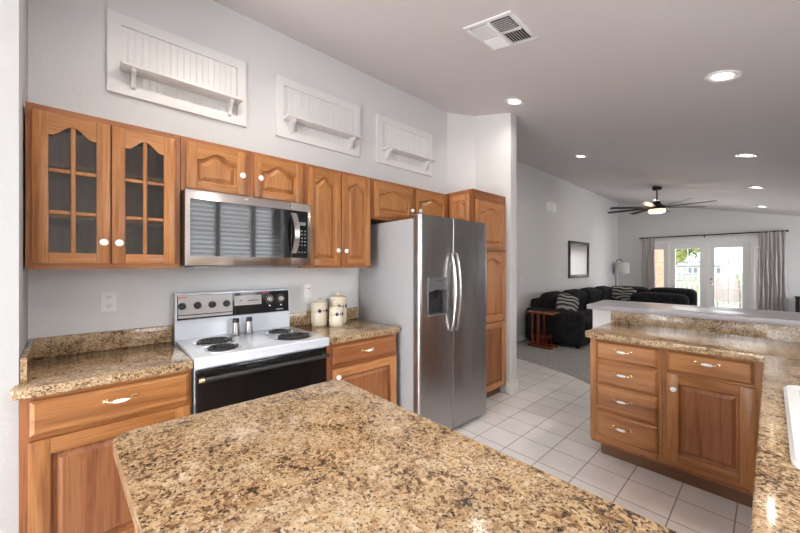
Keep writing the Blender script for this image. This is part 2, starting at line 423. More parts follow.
def pull(M, a, h, d, parent, L=.10):
    b = MB(); g = .024
    ends = [M(a-L/2, h, d), M(a+L/2, h, d)]
    pp = [(-L/2+.002, 0, 0), (-L/2+.004, 0, g*.6), (-L*.36, -.001, g), (-L*.24, -.003, g), (L*.24, -.003, g), (L*.36, -.001, g), (L/2-.004, 0, g*.6), (L/2-.002, 0, 0)]
    b.tube([M(a+p_[0], h+p_[1], d+p_[2]) for p_ in pp], [.0065, .0045, .004, .0055, .0055, .004, .0045, .0065], 8)
    for sgn in (-1, 1):
        pbox(b, M, a+sgn*(L/2)-.010, a+sgn*(L/2)+.010, h-.007, h+.007, d, d+.003, .0015)
    o = b.build('handle', brass, parent)
    n = 12; c = MB(); pts = []; rr = []
    for i in range(n+1):
        t = i/n*2-1; pts.append(M(a+t*L*.26, h-.003, d+g+.002*(1-t*t))); rr.append(.0045+.0048*math.sqrt(max(0, 1-t*t)))
    c.tube(pts, rr, 10).build('grip', porcelain, parent if False else o)
    return o
def door(M, a0, a1, h0, h1, parent, arch=.045, kn=None, sw=.052, rail=.058, th=.02, gmats=None, glass_door=False, name='door'):
    V, H = gmats or (oak_z, oak_y)
    top = h1-rail; o0, o1, b0 = a0+sw, a1-sw, h0+rail
    f = MB()
    pbox(f, M, a0, o0, h0, h1, 0, th, .0035); pbox(f, M, o1, a1, h0, h1, 0, th, .0035)
    f.mi = 1
    pbox(f, M, o0, o1, h0, b0, 0, th-.0003, .0025)
    # top rail with the arched lower edge
    ac = arch_curve(o0, o1, top, arch) if arch else [(o0, top), (o1, top)]
    pts = ac + [(o1, h1-.0005), (o0, h1-.0005)]
    f.prism(pts, lambda a, b: M(a, b, 0), lambda a, b: M(a, b, th-.0003))
    d = f.build(name, [V, H], parent)
    if not glass_door:
        p = MB()
        L = lambda ins, dd: [M(a, b, dd) for a, b in outline(o0, o1, b0, top, arch, ins)]
        p.loft([L(-.003, th-.002), L(.001, th-.002), L(.005, th-.013), L(.010, th-.016), L(.014, th-.016), L(.034, th-.003), L(.038, th-.003)], cap0=False)
        p.build('panel', PMAT if arch == 0 else V, d, smooth=25)
    else:
        mt = MB(); mid = (o0+o1)/2
        pbox(mt, M, mid-.009, mid+.009, b0, top, .006, th-.003, .004)
        for hh in glass_door:
            pbox(mt, M, o0, mid-.009, hh-.009, hh+.009, .006, th-.004, .004); pbox(mt, M, mid+.009, o1, hh-.009, hh+.009, .006, th-.004, .004)
        mt.build('muntins', oakr_z if False else oak_z, d)
        g = MB(); pbox(g, M, o0-.006, o1+.006, b0-.006, top+.004, .002, .005); g.build('pane', glass_cab, d)
    if kn: knob(M, kn[0], kn[1], th, d)
    return d
def drawer(M, a0, a1, h0, h1, parent, m, pullat=None):
    f = MB(); e = .014
    L = lambda i, dd: [M(a0+i, h0+i, dd), M(a1-i, h0+i, dd), M(a1-i, h1-i, dd), M(a0+i, h1-i, dd)]
    f.loft([L(0, 0), L(0, .011), L(.003, .014), L(e, .020), L(e+.002, .020)])
    d = f.build('drawer', m, parent, smooth=25)
    p = pullat or ((a0+a1)/2, (h0+h1)/2); pull(M, p[0], p[1], .020, d)
    return d
def face_frame(M, stiles, rails, parent, mats, th=.019):
    """stiles (a0,a1,h0,h1), rails likewise; a closed grid"""
    f = MB()
    for s in stiles: pbox(f, M, *s, -th, 0)
    f.mi = 1
    for r in rails: pbox(f, M, *r, -th, -.0004)
    return f.build('face_frame', mats, parent)

# ================================================================== UPPER CABINETS (front frame plane x=.33)
M = PX(.33); ZT = 2.130; ZB = 1.378
# glass cabinet
c = thing('upper_cabinet', 'oak wall cabinet with two arched six-pane glass doors', 'cabinet', (0, .06, ZB))
b = MB(); y0, y1 = -.232, .355
for q in ((0.002, .311, y0, y0+.016, ZB, ZT), (.002, .311, y1-.016, y1, ZB, ZT), (.002, .311, y0+.016, y1-.016, ZB, ZB+.016), (.002, .311, y0+.016, y1-.016, ZT-.016, ZT), (.002, .008, y0+.016, y1-.016, ZB+.016, ZT-.016)): b.box(*q)
b.build('body', oakr_z, c)
for z in (1.62, 1.865): MB().box(.01, .29, y0+.017, y1-.017, z, z+.016).build('shelf', oak_y, c)
face_frame(M, [(y0, -.205, ZB, ZT), (.035, .08, ZB+.04, ZT-.035), (.325, y1, ZB, ZT)], [(-.205, .325, ZB, ZB+.04), (-.205, .325, ZT-.035, ZT)], c, [oakr_z, oakr_y])
door(M, -.212, .056, 1.404, 2.098, c, .05, (.032, 1.509), glass_door=(1.642, 1.836), rail=.05)
door(M, .062, .329, 1.404, 2.098, c, .05, (.090, 1.509), glass_door=(1.642, 1.836), rail=.05)
def box_cab(name, label, y0, y1, z0, z1, x1=.311, x0=.002):
    c = thing(name, label, 'cabinet', (0, (y0+y1)/2, z0))
    MB().box(x0, x1, y0, y1, z0, z1).build('body', oakr_z, c); return c
c = box_cab('upper_cabinet', 'short oak wall cabinet with two arched doors directly above the microwave', .358, 1.112, 1.822, ZT)
face_frame(M, [(.358, .40, 1.822, ZT), (.69, .765, 1.822, ZT), (1.075, 1.112, 1.822, ZT)], [(.40, .69, 1.822, 1.845), (.765, 1.075, 1.822, 1.845), (.40, .69, 2.08, ZT), (.765, 1.075, 2.08, ZT)], c, [oakr_z, oakr_y])
door(M, .383, .703, 1.836, 2.104, c, .045, (.679, 1.953), rail=.045)
door(M, .753, 1.090, 1.836, 2.104, c, .045, (.790, 1.958), rail=.045)
c = box_cab('upper_cabinet', 'tall narrow oak wall cabinet with two arched doors between microwave and refrigerator', 1.115, 1.70, ZB, ZT)
face_frame(M, [(1.115, 1.15, ZB, ZT), (1.385, 1.43, ZB, ZT), (1.665, 1.70, ZB, ZT)], [(1.15, 1.385, ZB, ZB+.035), (1.43, 1.665, ZB, ZB+.035), (1.15, 1.385, ZT-.03, ZT), (1.43, 1.665, ZT-.03, ZT)], c, [oakr_z, oakr_y])
door(M, 1.128, 1.402, 1.398, 2.104, c, .045, (1.365, 1.512), rail=.05)
door(M, 1.410, 1.684, 1.398, 2.104, c, .045, (1.438, 1.509), rail=.05)
c = box_cab('upper_cabinet', 'short oak wall cabinet with two arched doors above the refrigerator', 1.703, 2.715, 1.79, ZT)
face_frame(M, [(1.703, 1.75, 1.79, ZT), (2.16, 2.24, 1.79, ZT), (2.67, 2.715, 1.79, ZT)], [(1.75, 2.16, 1.79, 1.82), (2.24, 2.67, 1.79, 1.82), (1.75, 2.16, 2.09, ZT), (2.24, 2.67, 2.09, ZT)], c, [oakr_z, oakr_y])
door(M, 1.728, 2.182, 1.808, 2.103, c, .045, (2.150, 1.90), rail=.05)
door(M, 2.221, 2.668, 1.808, 2.103, c, .045, (2.255, 1.91), rail=.05)
# tall pantry
c = thing('pantry_cabinet', 'full-height oak pantry cabinet between refrigerator and white column', 'pantry cabinet', (.3, 3.03, 0))
PT = 2.15; b = MB(); b.box(.002, .60, 2.722, 3.083, .10, PT); b.prism_z([(.002, 3.0), (.60, 3.0), (.60, 3.328), (.285, 3.310), (.03, 3.09)], .10, PT); b.build('body', oakr_z, c)
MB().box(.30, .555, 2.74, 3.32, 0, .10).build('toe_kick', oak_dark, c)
M2 = PX(.619)
face_frame(M2, [(2.722, 2.765, .10, PT), (3.285, 3.330, .10, PT)], [(2.765, 3.285, .10, .13), (2.765, 3.285, .78, .83), (2.765, 3.285, 1.53, 1.58), (2.765, 3.285, 2.05, PT)], c, [oakr_z, oakr_y])
g = (oakr_z, oakr_y); OM = oak('oak pantry door', 'z', (.36, .14, .05), (.50, .215, .08), (.56, .26, .105)); OMy = oak('oak pantry door rail', 'y', (.36, .14, .05), (.50, .215, .08), (.56, .26, .105))
OMx = oak('oak side panel rail', 'x', (.36, .14, .05), (.50, .215, .08), (.56, .26, .105))
door(M2, 2.765, 3.300, 1.565, 2.050, c, .05, None, sw=.075, gmats=(OM, OMy))
door(M2, 2.765, 3.300, .820, 1.540, c, .05, None, sw=.075, gmats=(OM, OMy))
door(M2, 2.765, 3.300, .110, .800, c, 0, None, sw=.075, gmats=(OM, OMy))
door(PY(2.722), .345, .590, 1.80, 2.105, c, .05, None, sw=.05, gmats=(OM, OMx), name='side_panel', rail=.045)

# ================================================================== BASE CABINETS
M = PX(.585)
def base_body(c, x0, x1, y0, y1, top=.872, tk=None):
    MB().box(x0, x1, y0, y1, .10, top).build('body', oakr_z, c)
    if tk: MB().box(*tk, 0, .10).build('toe_kick', oak_dark, c)
c = thing('base_cabinet', 'oak base cabinet with one drawer left of the range', 'cabinet', (.3, .06, 0))
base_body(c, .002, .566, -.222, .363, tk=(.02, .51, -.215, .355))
face_frame(M, [(-.222, -.17, .10, .872), (.335, .363, .10, .872)], [(-.17, .335, .10, .14), (-.17, .335, .665, .74), (-.17, .335, .84, .872)], c, [oakr_z, oak_y])
drawer(M, -.193, .351, .712, .852, c, oak_y, (.082, .797))
door(M, -.197, .353, .13, .692, c, 0, None, sw=.062, rail=.062, name='door')
c = thing('base_cabinet', 'oak base cabinet with one drawer between range and refrigerator', 'cabinet', (.3, 1.46, 0))
base_body(c, .002, .566, 1.140, 1.760, tk=(.02, .51, 1.15, 1.755))
face_frame(M, [(1.140, 1.20, .10, .872), (1.73, 1.760, .10, .872)], [(1.20, 1.73, .10, .14), (1.20, 1.73, .69, .73), (1.20, 1.73, .84, .872)], c, [oakr_z, oakr_y])
drawer(M, 1.178, 1.747, .722, .848, c, oakr_y, (1.468, .79))
door(M, 1.178, 1.747, .13, .695, c, 0, (1.210, .645), sw=.055, gmats=(OM, OMy))
# island
c = thing('island_cabinet', 'oak island base cabinet under the large foreground granite top', 'cabinet', (1.9, .4, 0))
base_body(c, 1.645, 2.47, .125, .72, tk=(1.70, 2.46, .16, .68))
MB().box(1.632, 1.645, .064, .72, .10, .872).build('end_panel', OM, c)
MP = PY(.125)
door(MP, 1.66, 2.05, .13, .85, c, 0, (2.02, .8), gmats=(oak_z, oak_x)); door(MP, 2.06, 2.45, .13, .85, c, 0, (2.09, .8), gmats=(oak_z, oak_x))
# peninsula
M = PY(2.72)
c = thing('base_cabinet', 'oak drawer base with four drawers at the free end of the peninsula', 'cabinet', (1.88, 3.0, 0))
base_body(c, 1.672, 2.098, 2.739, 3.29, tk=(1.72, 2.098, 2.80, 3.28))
face_frame(M, [(1.672, 1.73, .125, .872), (2.065, 2.098, .125, .872)], [(1.73, 2.065, .125, .165), (1.73, 2.065, .84, .872), (1.73, 2.065, .69, .74), (1.73, 2.065, .52, .56), (1.73, 2.065, .34, .38)], c, [oak_z, oak_x])
for h0, h1 in ((.722, .856), (.548, .708), (.358, .534), (.166, .344)): drawer(M, 1.716, 2.078, h0, h1, c, oak_x, (1.880, (h0+h1)/2+.012))
c = thing('base_cabinet', 'oak base cabinet with a single drawer and door at the inner corner of the peninsula', 'cabinet', (2.32, 3.0, 0))
base_body(c, 2.10, 2.575, 2.739, 3.29, tk=(2.10, 2.575, 2.80, 3.28))
face_frame(M, [(2.10, 2.145, .125, .872), (2.495, 2.575, .125, .872)], [(2.145, 2.495, .125, .165), (2.145, 2.495, .84, .872), (2.145, 2.495, .69, .74)], c, [oak_z, oak_x])
drawer(M, 2.125, 2.508, .728, .856, c, oak_x, (2.316, .81))
dd = door(M, 2.122, 2.515, .160, .712, c, 0, (2.161, .622), sw=.062, rail=.055, gmats=(oak_z, oak_x))
for hz in (.25, .62): MB().cyl(M(2.518, hz-.02, .012), .004, .04, 'z', 8).build('hinge', brass, dd)
# run under the sink
c = thing('sink_cabinet', 'oak base cabinet under the white sink along the right counter', 'cabinet', (2.9, 1.8, 0))
base_body(c, 2.60, 3.21, .83, 2.70, top=.72, tk=(2.66, 3.21, .84, 2.70))
MB().box(2.585, 2.60, .83, 2.715, .10, .872).build('front_panel', oakr_z, c)

# ================================================================== GRANITE TOPS
Z0, Z1 = .874, .914
def top(name, label, pts, radii, loc, bev=.009):
    t = thing(name, label, 'countertop', loc)
    MB().prism_z(round_poly(pts, radii), Z0, Z1, bev, 3).build('slab', gran, t); return t
t = top('countertop', 'brown granite countertop with short splash left of the range', [(.002, -.255), (.533, -.227), (.533, -.243), (.617, -.243), (.617, .366), (.002, .366)], [0, 0, 0, .012, .012, 0], (.3, .06, Z0))
MB().box(.002, .024, -.254, .362, Z1, 1.018, .004).build('backsplash', gran, t); MB().prism_z([(.024, -.254), (.528, -.227), (.528, -.207), (.024, -.232)], Z1, 1.018, .004).build('side_splash', gran, t)
t = top('countertop', 'brown granite countertop holding cream canisters right of the range', [(.002, 1.134), (.612, 1.134), (.612, 1.788), (.002, 1.788)], [0, .01, .02, 0], (.3, 1.4, Z0))
MB().box(.002, .024, 1.134, 1.788, Z1, 1.018, .004).build('backsplash', gran, t)
t = top('island_countertop', 'large brown granite island countertop filling the foreground', [(1.318, .034), (2.52, .104), (2.52, .772), (1.335, .768)], [.03, .02, .02, .03], (1.9, .4, Z0), .012)
t = thing('peninsula_countertop', 'L-shaped brown granite countertop with splash running from peninsula to white sink', 'countertop', (2.4, 2.9, Z0))
SX0, SX1, SY0, SY1 = 2.635, 3.10, 1.26, 2.00
pl_ = [(1.65, 2.655), (2.545, 2.655), (2.545, .80), (3.215, .80), (3.215, 3.298), (1.65, 3.298)]
m_ = MB()
# slab with the sink cut-out: pieces meet edge to edge inside one mesh
m_.prism_z(round_poly([(1.65, 2.655), (2.56, 2.655), (2.56, 3.298), (1.65, 3.298)], [.025, 0, 0, 0]), Z0, Z1, .009, 3)
m_.box(2.545, SX0, .80, 2.68, Z0, Z1, .009, 3); m_.box(2.55, 3.215, 2.66, 3.298, Z0+.0005, Z1-.0003)
m_.box(SX0-.02, 3.215, .80, SY0, Z0, Z1-.0003); m_.box(SX0-.02, 3.215, SY1, 2.67, Z0, Z1-.0003); m_.box(SX1, 3.215, SY0, SY1, Z0, Z1-.0003)
m_.build('slab', gran, t)
MB().box(1.65, 3.215, 3.276, 3.298, Z1, 1.026).build('backsplash', gran, t)
bar_m = mat('grey laminate', (.31, .30, .325), .35)
t = thing('bar_top', 'pale grey raised bar top on the half wall behind the peninsula', 'bar top', (2.4, 3.4, 1.03))
MB().prism_z(round_poly([(1.515, 3.10), (3.20, 3.10), (3.20, 3.69), (1.49, 3.69)], [.01, 0, 0, .03]), 1.03, 1.066, .004, 2).build('slab', bar_m, t)
# sink
t = thing('kitchen_sink', 'white drop-in kitchen sink set in the right granite counter', 'sink', (2.87, 1.63, Z1))
def rr(x0, x1, y0, y1, r, z): return [(a, b, z) for a, b in round_poly([(x0, y0), (x1, y0), (x1, y1), (x0, y1)], r)]
o_ = (2.603, 3.125, 1.205, 2.035)
def ri(i, r, z): return rr(o_[0]+i, o_[1]-i, o_[2]+i, o_[3]-i, r, z)
MB().loft([ri(0, .05, Z1), ri(0, .05, Z1+.006), ri(.008, .045, Z1+.013), ri(.035, .04, Z1+.013), ri(.045, .04, Z1+.004), ri(.055, .05, Z1-.05), ri(.075, .06, Z1-.15), ri(.12, .05, Z1-.16)], cap0=False).build('basin', porcelain, t)
MB().lathe([(.04, 0), (.04, .003), (.015, .004)], (2.87, 1.62, Z1-.16)).build('drain', chrome, t)
t = thing('faucet', 'chrome kitchen faucet behind the sink', 'faucet', (3.165, 1.62, Z1))
MB().lathe([(.028, 0), (.026, .02), (.016, .04), (.015, .09)], (3.165, 1.62, Z1)).build('base', chrome, t)
MB().tube([(3.165, 1.62, Z1+.09), (3.165, 1.62, Z1+.17), (3.14, 1.62, Z1+.22), (3.06, 1.62, Z1+.235), (2.98, 1.62, Z1+.21), (2.96, 1.62, Z1+.17)], .011, 12).build('spout', chrome, t)

# ================================================================== RANGE
t = thing('range', 'white electric range with black oven door and four coil burners', 'range', (.35, .735, 0))
ry0, ry1 = .371, 1.130
b = MB(); b.box(.01, .590, ry0+.004, ry1-.004, .02, .86, .004)
for yy in (ry0+.05, ry1-.05): b.cyl((.08, yy, 0), .02, .02); b.cyl((.56, yy, 0), .02, .02)
b.build('body', enamel, t)
b = MB(); b.prism_y([(.045, .870), (.605, .870), (.634, .874), (.638, .92), (.628, .928), (.060, .928), (.045, .925)], ry0, ry1, .003); b.build('cooktop', enamel, t)
# backguard: white lower, black panel above, bright room reflection painted on its left part
b = MB(); b.prism_y([(.010, .86), (.068, .86), (.068, 1.045), (.082, 1.05), (.074, 1.215), (.060, 1.222), (.010, 1.222)], ry0-.004, ry1-.016, .004); bgd = b.build('backguard', enamel, t)
sl = lambda z: .083-(z-1.05)*.05
def slab(mb, y0, y1, z0, z1, lift=.0015):
    mb.prism([(y0, z0), (y1, z0), (y1, z1), (y0, z1)], lambda a, h: (sl(h)-.002, a, h), lambda a, h: (sl(h)+lift, a, h)); return mb
slab(MB(), ry0+.008, 1.100, 1.052, 1.208, .0015).build('control_panel', black_g, bgd)
chs = mat('grey room reflection and clock face', (.36, .34, .33), .4, .35)
slab(MB(), ry0+.012, .70, 1.062, 1.204, .003).build('reflection_face', chs, bgd)  # grey colour stands for the bright room mirrored in the black glass
slab(MB(), ry0+.012, .70, 1.078, 1.084, .004).build('trim_line', black_p, bgd)
slab(MB(), .712, .895, 1.118, 1.186, .003).build('clock', chs, bgd)
slab(slab(MB(), .745, .765, 1.148, 1.153, .004), .80, .875, 1.146, 1.152, .004).build('clock_marks', black_p, bgd)
slab(MB(), .378, .43, 1.190, 1.197, .004).build('red_lettering', redp, bgd); slab(MB(), .90, .955, 1.196, 1.201, .003).build('red_lettering', redp, bgd)
slab(MB(), 1.005, 1.055, 1.068, 1.074, .003).build('brand_lettering', lightgrey, bgd)
def rknob(y, z, m, r=.022):
    x = sl(z)+.002
    k = MB().lathe([(r*1.05, 0), (r, .008), (r*.85, .020), (r*.8, .021)], (x, y, z), 'x', 20).box(x+.015, x+.028, y-.0035, y+.0035, z-r*.8, z+r*.8, .001).build('knob', m, bgd)
    return k
for y in (.405, .490, .575, .662): rknob(y, 1.138, black_p)
tm = MB()
for yc in (.955, 1.040):
    rknob(yc, 1.150, lightgrey, .018)
    for k in range(10):
        an = 2*PI*k/10; a_, h_ = yc+.030*math.cos(an), 1.150+.030*math.sin(an); slab(tm, a_-.002, a_+.002, h_-.002, h_+.002, .0028)
    slab(tm, yc-.006, yc+.006, 1.098, 1.106, .003)
tm.build('dial_marks', plastic_w, bgd)
def burner(x, y, r):
    zb = .9285
    o = MB().lathe([(r*1.14, 0), (r*1.15, .004), (r*1.08, .006), (r*1.0, .003), (r*.3, .001)], (x, y, zb), 'z', 40).build('burner', chrome, t)
    pts = []
    n = int(3.3*32) if r < .085 else int(4.3*32)
    turns = n/32
    for i in range(n+1):
        a = 2*PI*i/32; rr_ = r*.22 + (r*.96-r*.22)*i/n; pts.append((x+rr_*math.cos(a), y+rr_*math.sin(a), zb+.011))
    cm = MB().tube(pts, .0052, 6)
    for k in range(3):
        a = k*2*PI/3+.4; cm.tube([(x, y, zb+.006), (x+r*.95*math.cos(a), y+r*.95*math.sin(a), zb+.006)], .003, 5)
    cm.lathe([(r*.16, 0), (r*.16, .009), (.002, .010)], (x, y, zb+.004), 'z', 16)
    cm.build('coil', coilm, o)
burner(.285, .540, .100); burner(.500, .532, .080); burner(.262, .955, .080); burner(.478, .958, .106)
d = MB().box(.592, .618, ry0+.006, ry1-.006, .20, .858, .006).build('oven_door', black_g, t)
h = MB().tube([(.648, ry0+.035, .815), (.648, ry1-.01, .815)], .013, 12); h.box(.618, .648, ry0+.02, ry0+.045, .803, .827, .004); h.box(.618, .648, ry1-.045, ry1-.02, .803, .827, .004); h.build('handle', black_p, d)
MB().cyl((.648, ry0+.012, .815), .0135, .024, 'y', 14).build('handle_end', brass, d)
MB().box(.592, .614, ry0+.006, ry1-.006, .03, .19, .006).build('storage_drawer', black_g, t)

# salt and pepper shakers
def shaker(y, x, label):
    s = thing('salt_shaker', label, 'shaker', (x, y, .929), 'steel shakers on the range')
    MB().lathe([(.026, 0), (.0265, .004), (.025, .03), (.021, .06), (.0185, .082)], (x, y, .929), 'z', 20).build('body', steel_z, s)
    MB().lathe([(.0185, .082), (.020, .084), (.020, .104), (.017, .110), (.004, .111)], (x, y, .929), 'z', 20).build('cap', black_p, s)
shaker(.705, .140, 'steel shaker with black cap on the range, left one of the pair')
shaker(.790, .140, 'steel shaker with black cap on the range, right one of the pair')

# ================================================================== MICROWAVE
t = thing('microwave', 'stainless over-the-range microwave with black window', 'microwave', (.2, .735, 1.392))
my0, my1, mz0, mz1 = .362, 1.108, 1.392, 1.818
b = MB().box(.004, .395, my0, my1, mz0, mz1, .003); b.build('body', black_p, t)
MB().box(.05, .36, my0+.06, my1-.06, mz0-.012, mz0, .003).build('grease_filter', grey_p, t)
d = MB().box(.396, .428, my0, .965, mz0+.002, mz1-.001, .005).build('door', steel_y, t)
MB().box(.426, .4295, my0+.024, .963, 1.448, 1.765).build('window', black_g, d)
cp = MB().box(.396, .428, .967, my1, mz0+.002, mz1-.001, .005).build('control_panel', steel_y, t)
MB().box(.426, .4297, .969, my1-.026, 1.448, 1.765).build('keypad', black_g, cp)
MB().box(.4295, .4305, 1.018, 1.068, 1.668, 1.690).build('display', disp_on, cp)
bt = MB()
for r_ in range(7):
    for k in range(3):
        yy = 1.015+k*.022; zz = 1.628-r_*.024
        if r_ == 5: continue
        bt.box(.4295, .4303, yy, yy+.008, zz, zz+.006)
bt.build('buttons', lightgrey, cp)
h = MB(); n = 14; L = []
for i in range(n+1):
    s_ = i/n; z = 1.478+(1.745-1.478)*s_; bow = .055*math.sin(PI*s_)**.8; x = .434+bow
    L.append([(x-.006, .962, z), (x+.004, .962, z), (x+.006, .996, z), (x-.004, .996, z)])
h.loft(L); h.build('handle', satin, t)
MB().box(.4275, .4288, .668, .692, 1.795, 1.803).build('badge', lightgrey, d)

# ================================================================== REFRIGERATOR
t = thing('refrigerator', 'stainless side-by-side refrigerator with ice dispenser', 'refrigerator', (.4, 2.2, 0))
FY0, FYM, FY1 = 1.797, 2.190, 2.690; XF = .81
MB().box(.03, .735, FY0+.003, FY1-.006, .04, 1.760, .006).build('body', grey_p, t)
disp_m = mat('dispenser grey', (.17, .17, .175), .35, .3)
def fdoor(y0, y1, hole=None):
    r = .028
    pts = round_poly([(.745, y0), (XF, y0), (XF, y1), (.745, y1)], [.004, r if y0 < 2 else .008, r if y1 > 2.5 else .008, .004])
    return pts
pd = MB(); 
# freezer door is built around the dispenser recess
DY0, DY1, DZ0, DZ1 = 1.880, 2.128, 1.005, 1.303
P = fdoor(FY0, FYM-.003)
pd.prism_z(P, .05, DZ0, 0); pd.prism_z(P, DZ1, 1.785, 0)
pd.prism_z(round_poly([(.745, FY0), (XF, FY0), (XF, DY0), (.745, DY0)], [.004, .028, 0, 0]), DZ0, DZ1)
pd.prism_z(round_poly([(.745, DY1), (XF, DY1), (XF, FYM-.003), (.745, FYM-.003)], [0, 0, .008, .004]), DZ0, DZ1)
bmesh.ops.remove_doubles(pd.bm, verts=pd.bm.verts, dist=1e-5)
fd = pd.build('freezer_door', steel_z, t)
disp = MB(); disp.box(.748, .752, DY0, DY1, DZ0, DZ1); ds = disp
ds.box(.752, XF+.004, DY0, DY0+.012, DZ0, DZ1, .002); ds.box(.752, XF+.004, DY1-.012, DY1, DZ0, DZ1, .002); ds.box(.752, XF+.012, DY0+.012, DY1-.012, DZ0, DZ0+.014, .002)
dsp = ds.build('dispenser', disp_m, fd)
def archp():
    out = []
    for i in range(13):
        a = i/12; out.append((DY0+.012+(DY1-DY0-.024)*a, DZ1-.115+.022*math.sin(PI*a)))
    return out
MB().prism_x(archp() + [(DY1-.012, DZ1), (DY0+.012, DZ1)], .752, XF+.005).build('dispenser_panel', disp_m, dsp)
MB().box(.7525, .756, DY0+.012, DY1-.012, DZ0+.014, DZ1-.09).build('dispenser_recess', black_p, dsp)
for yy in (1.94, 2.025): MB().box(.757, .782, yy, yy+.028, 1.13, 1.20, .005).build('paddle', black_p, dsp)
MB().box(XF+.005, XF+.0065, 1.985, 2.045, 1.273, 1.281).build('brand_lettering', black_p, dsp)
MB().prism_z(fdoor(FYM+.003, FY1), .05, 1.785).build('fridge_door', steel_z, t)
for y, s_ in ((FYM-.030, -1), (FYM+.030, 1)):
    n = 16; pts = []
    for i in range(n+1):
        q = i/n; pts.append((XF+.012+.040*math.sin(PI*q)**.7, y, .87+.625*q))
    MB().tube([(XF-.002, y, .87)]+pts+[(XF-.002, y, 1.495)],   .0125, 10).build('handle', satin, t)
MB().box(.71, .77, FY0+.02, FY1-.02, .015, .08, .004).build('toe_grille', black_p, t)
for y in (FY0+.05, FYM-.05, ): MB().box(.70, .775, y-.03, y+.03, 1.786, 1.795, .003).build('hinge_cap', disp_m, t)
MB().box(.70, .775, FY1-.09, FY1-.02, 1.786, 1.80, .004).build('hinge_cap', disp_m, t)

# ================================================================== CANISTERS
def canister(x, y, r, h, label):
    c = thing('canister', label, 'canister', (x, y, .914), 'cream canisters right of the range')
    prof = [(r*.88, 0), (r*.95, .006), (r, h*.16), (r*1.0, h*.5), (r*.98, h*.52), (r*1.0, h*.54), (r, h*.80), (r*.90, h*.84), (r*.86, h*.86)]
    MB().lathe(prof, (x, y, .914), 'z', 28).build('jar', cream, c)
    MB().lathe([(r*.92, h*.86), (r*1.0, h*.87), (r*1.0, h*.90), (r*.90, h*.95), (r*.3, h*1.0), (r*.18, h*1.01), (r*.26, h*1.05), (r*.28, h*1.08), (r*.18, h*1.12), (.001, h*1.13)], (x, y, .914), 'z', 28).build('lid', cream, c)
    # printed motif ring
    for k, (an, m) in enumerate(((-.45, blue_m), (0.05, blue_m), (.52, red_m if r < .05 else blue_m))):
        a = an; w_ = .2 if k != 1 else .07; hh = .018 if k != 1 else .01; zc = .914+h*.62
        mb = MB(); pts = []
        R_ = r+.0012
        P = lambda da, dz: (x+R_*math.cos(a+da), y+R_*math.sin(a+da), zc+dz)
        Q = lambda da, dz: (x+(R_-.003)*math.cos(a+da), y+(R_-.003)*math.sin(a+da), zc+dz)
        sh = [(-w_*1.4, 0), (-w_*.5, hh*.6), (0, hh), (w_*.5, hh*.6), (w_*1.4, 0), (w_*.5, -hh*.6), (0, -hh), (-w_*.5, -hh*.6)]
        mb.prism(sh, Q, P); mb.build('printed_motif', m, c)
canister(.100, 1.352, .066, .195, 'cream lidded canister, left and middle-sized of the three')
canister(.095, 1.532, .076, .232, 'tallest cream lidded canister, at the back right of the three')
canister(.222, 1.436, .057, .158, 'smallest cream lidded canister with red motif, in front of the others')

# outlets and switches
def duplex(name, label, x, y, z, two=True, w_=.070, h_=.115):
    o = thing(name, label, 'outlet', (x, y, z-h_/2))
    MB().box(x, x+.005, y-w_/2, y+w_/2, z-h_/2, z+h_/2, .002).build('plate', plastic_w, o)
    if two:
        for s in (-1, 1):
            f = MB().box(x+.004, x+.0065, y-.016, y+.016, z+s*.025-.014, z+s*.025+.014, .0012).build('receptacle', white_m, o)
            MB().box(x+.0062, x+.0068, y-.008, y-.005, z+s*.025-.002, z+s*.025+.007).box(x+.0062, x+.0068, y+.005, y+.008, z+s*.025-.002, z+s*.025+.007).cyl((x+.0062, y, z+s*.025-.008), .0025, .0006, 'x', 8).build('slots', black_p, f)
    else:
        f = MB().box(x+.004, x+.008, y-.015, y+.015, z-.033, z+.033, .0015).build('switch_rocker', white_m, o)
        MB().box(x+.0075, x+.0083, y-.012, y+.012, z+.020, z+.025).build('slot', black_p, o)
    return o
duplex('wall_outlet', 'white duplex wall outlet above the left countertop', 0, .058, 1.187)
duplex('wall_switch', 'white wall switch plate behind the cream canisters', 0, 1.305, 1.187, False)['category'] = 'switch'
duplex('wall_switch', 'small white switch plate on living room wall beside the column', XL, 5.90, 1.17, False)['category'] = 'switch'

# ================================================================== BEADBOARD PANELS ABOVE THE CABINETS
def beadpanel(y0, y1, label):
    z0, z1 = 2.400, 2.866; fw = .062
    t = thing('beadboard_panel', label, 'wall panel', (0, (y0+y1)/2, z0), 'white beadboard panels above the cabinets')
    f = MB()
    f.box(0, .022, y0, y0+fw, z0, z1).box(0, .022, y1-fw, y1, z0, z1).box(0, .022, y0+fw, y1-fw, z0, z0+fw).box(0, .022, y0+fw, y1-fw, z1-fw, z1)
    f.build('frame', trim_m, t)
    n = round((y1-y0-2*fw)/.036); wd = (y1-y0-2*fw)/n; pts = [(.001, y0+fw)]
    for k in range(n):
        a = y0+fw+k*wd; pts += [(.010, a), (.010, a+wd-.008), (.008, a+wd-.006), (.0105, a+wd-.004), (.0085, a+wd-.001)]
    pts += [(.001, y1-fw)]
    MB().prism_z(pts, z0+fw, z1-fw).build('beadboard', trim_m, t, smooth=0)
    zs = z0+.135
    s = MB().prism_z(round_poly([(.010, y0+.055), (.125, y0+.055), (.125, y1-.055), (.010, y1-.055)], [0, .01, .01, 0]), zs, zs+.014, .003).build('shelf', trim_m, t)
    for yb in (y0+.105, y1-.125):
        MB().prism_y([(.010, zs), (.105, zs), (.100, zs-.018), (.075, zs-.03), (.05, zs-.055), (.038, zs-.085), (.010, zs-.10)], yb, yb+.022, .002).build('bracket', trim_m, t)
beadpanel(.050, .810, 'white beadboard panel with shelf above the glass-door cabinet, leftmost of three')
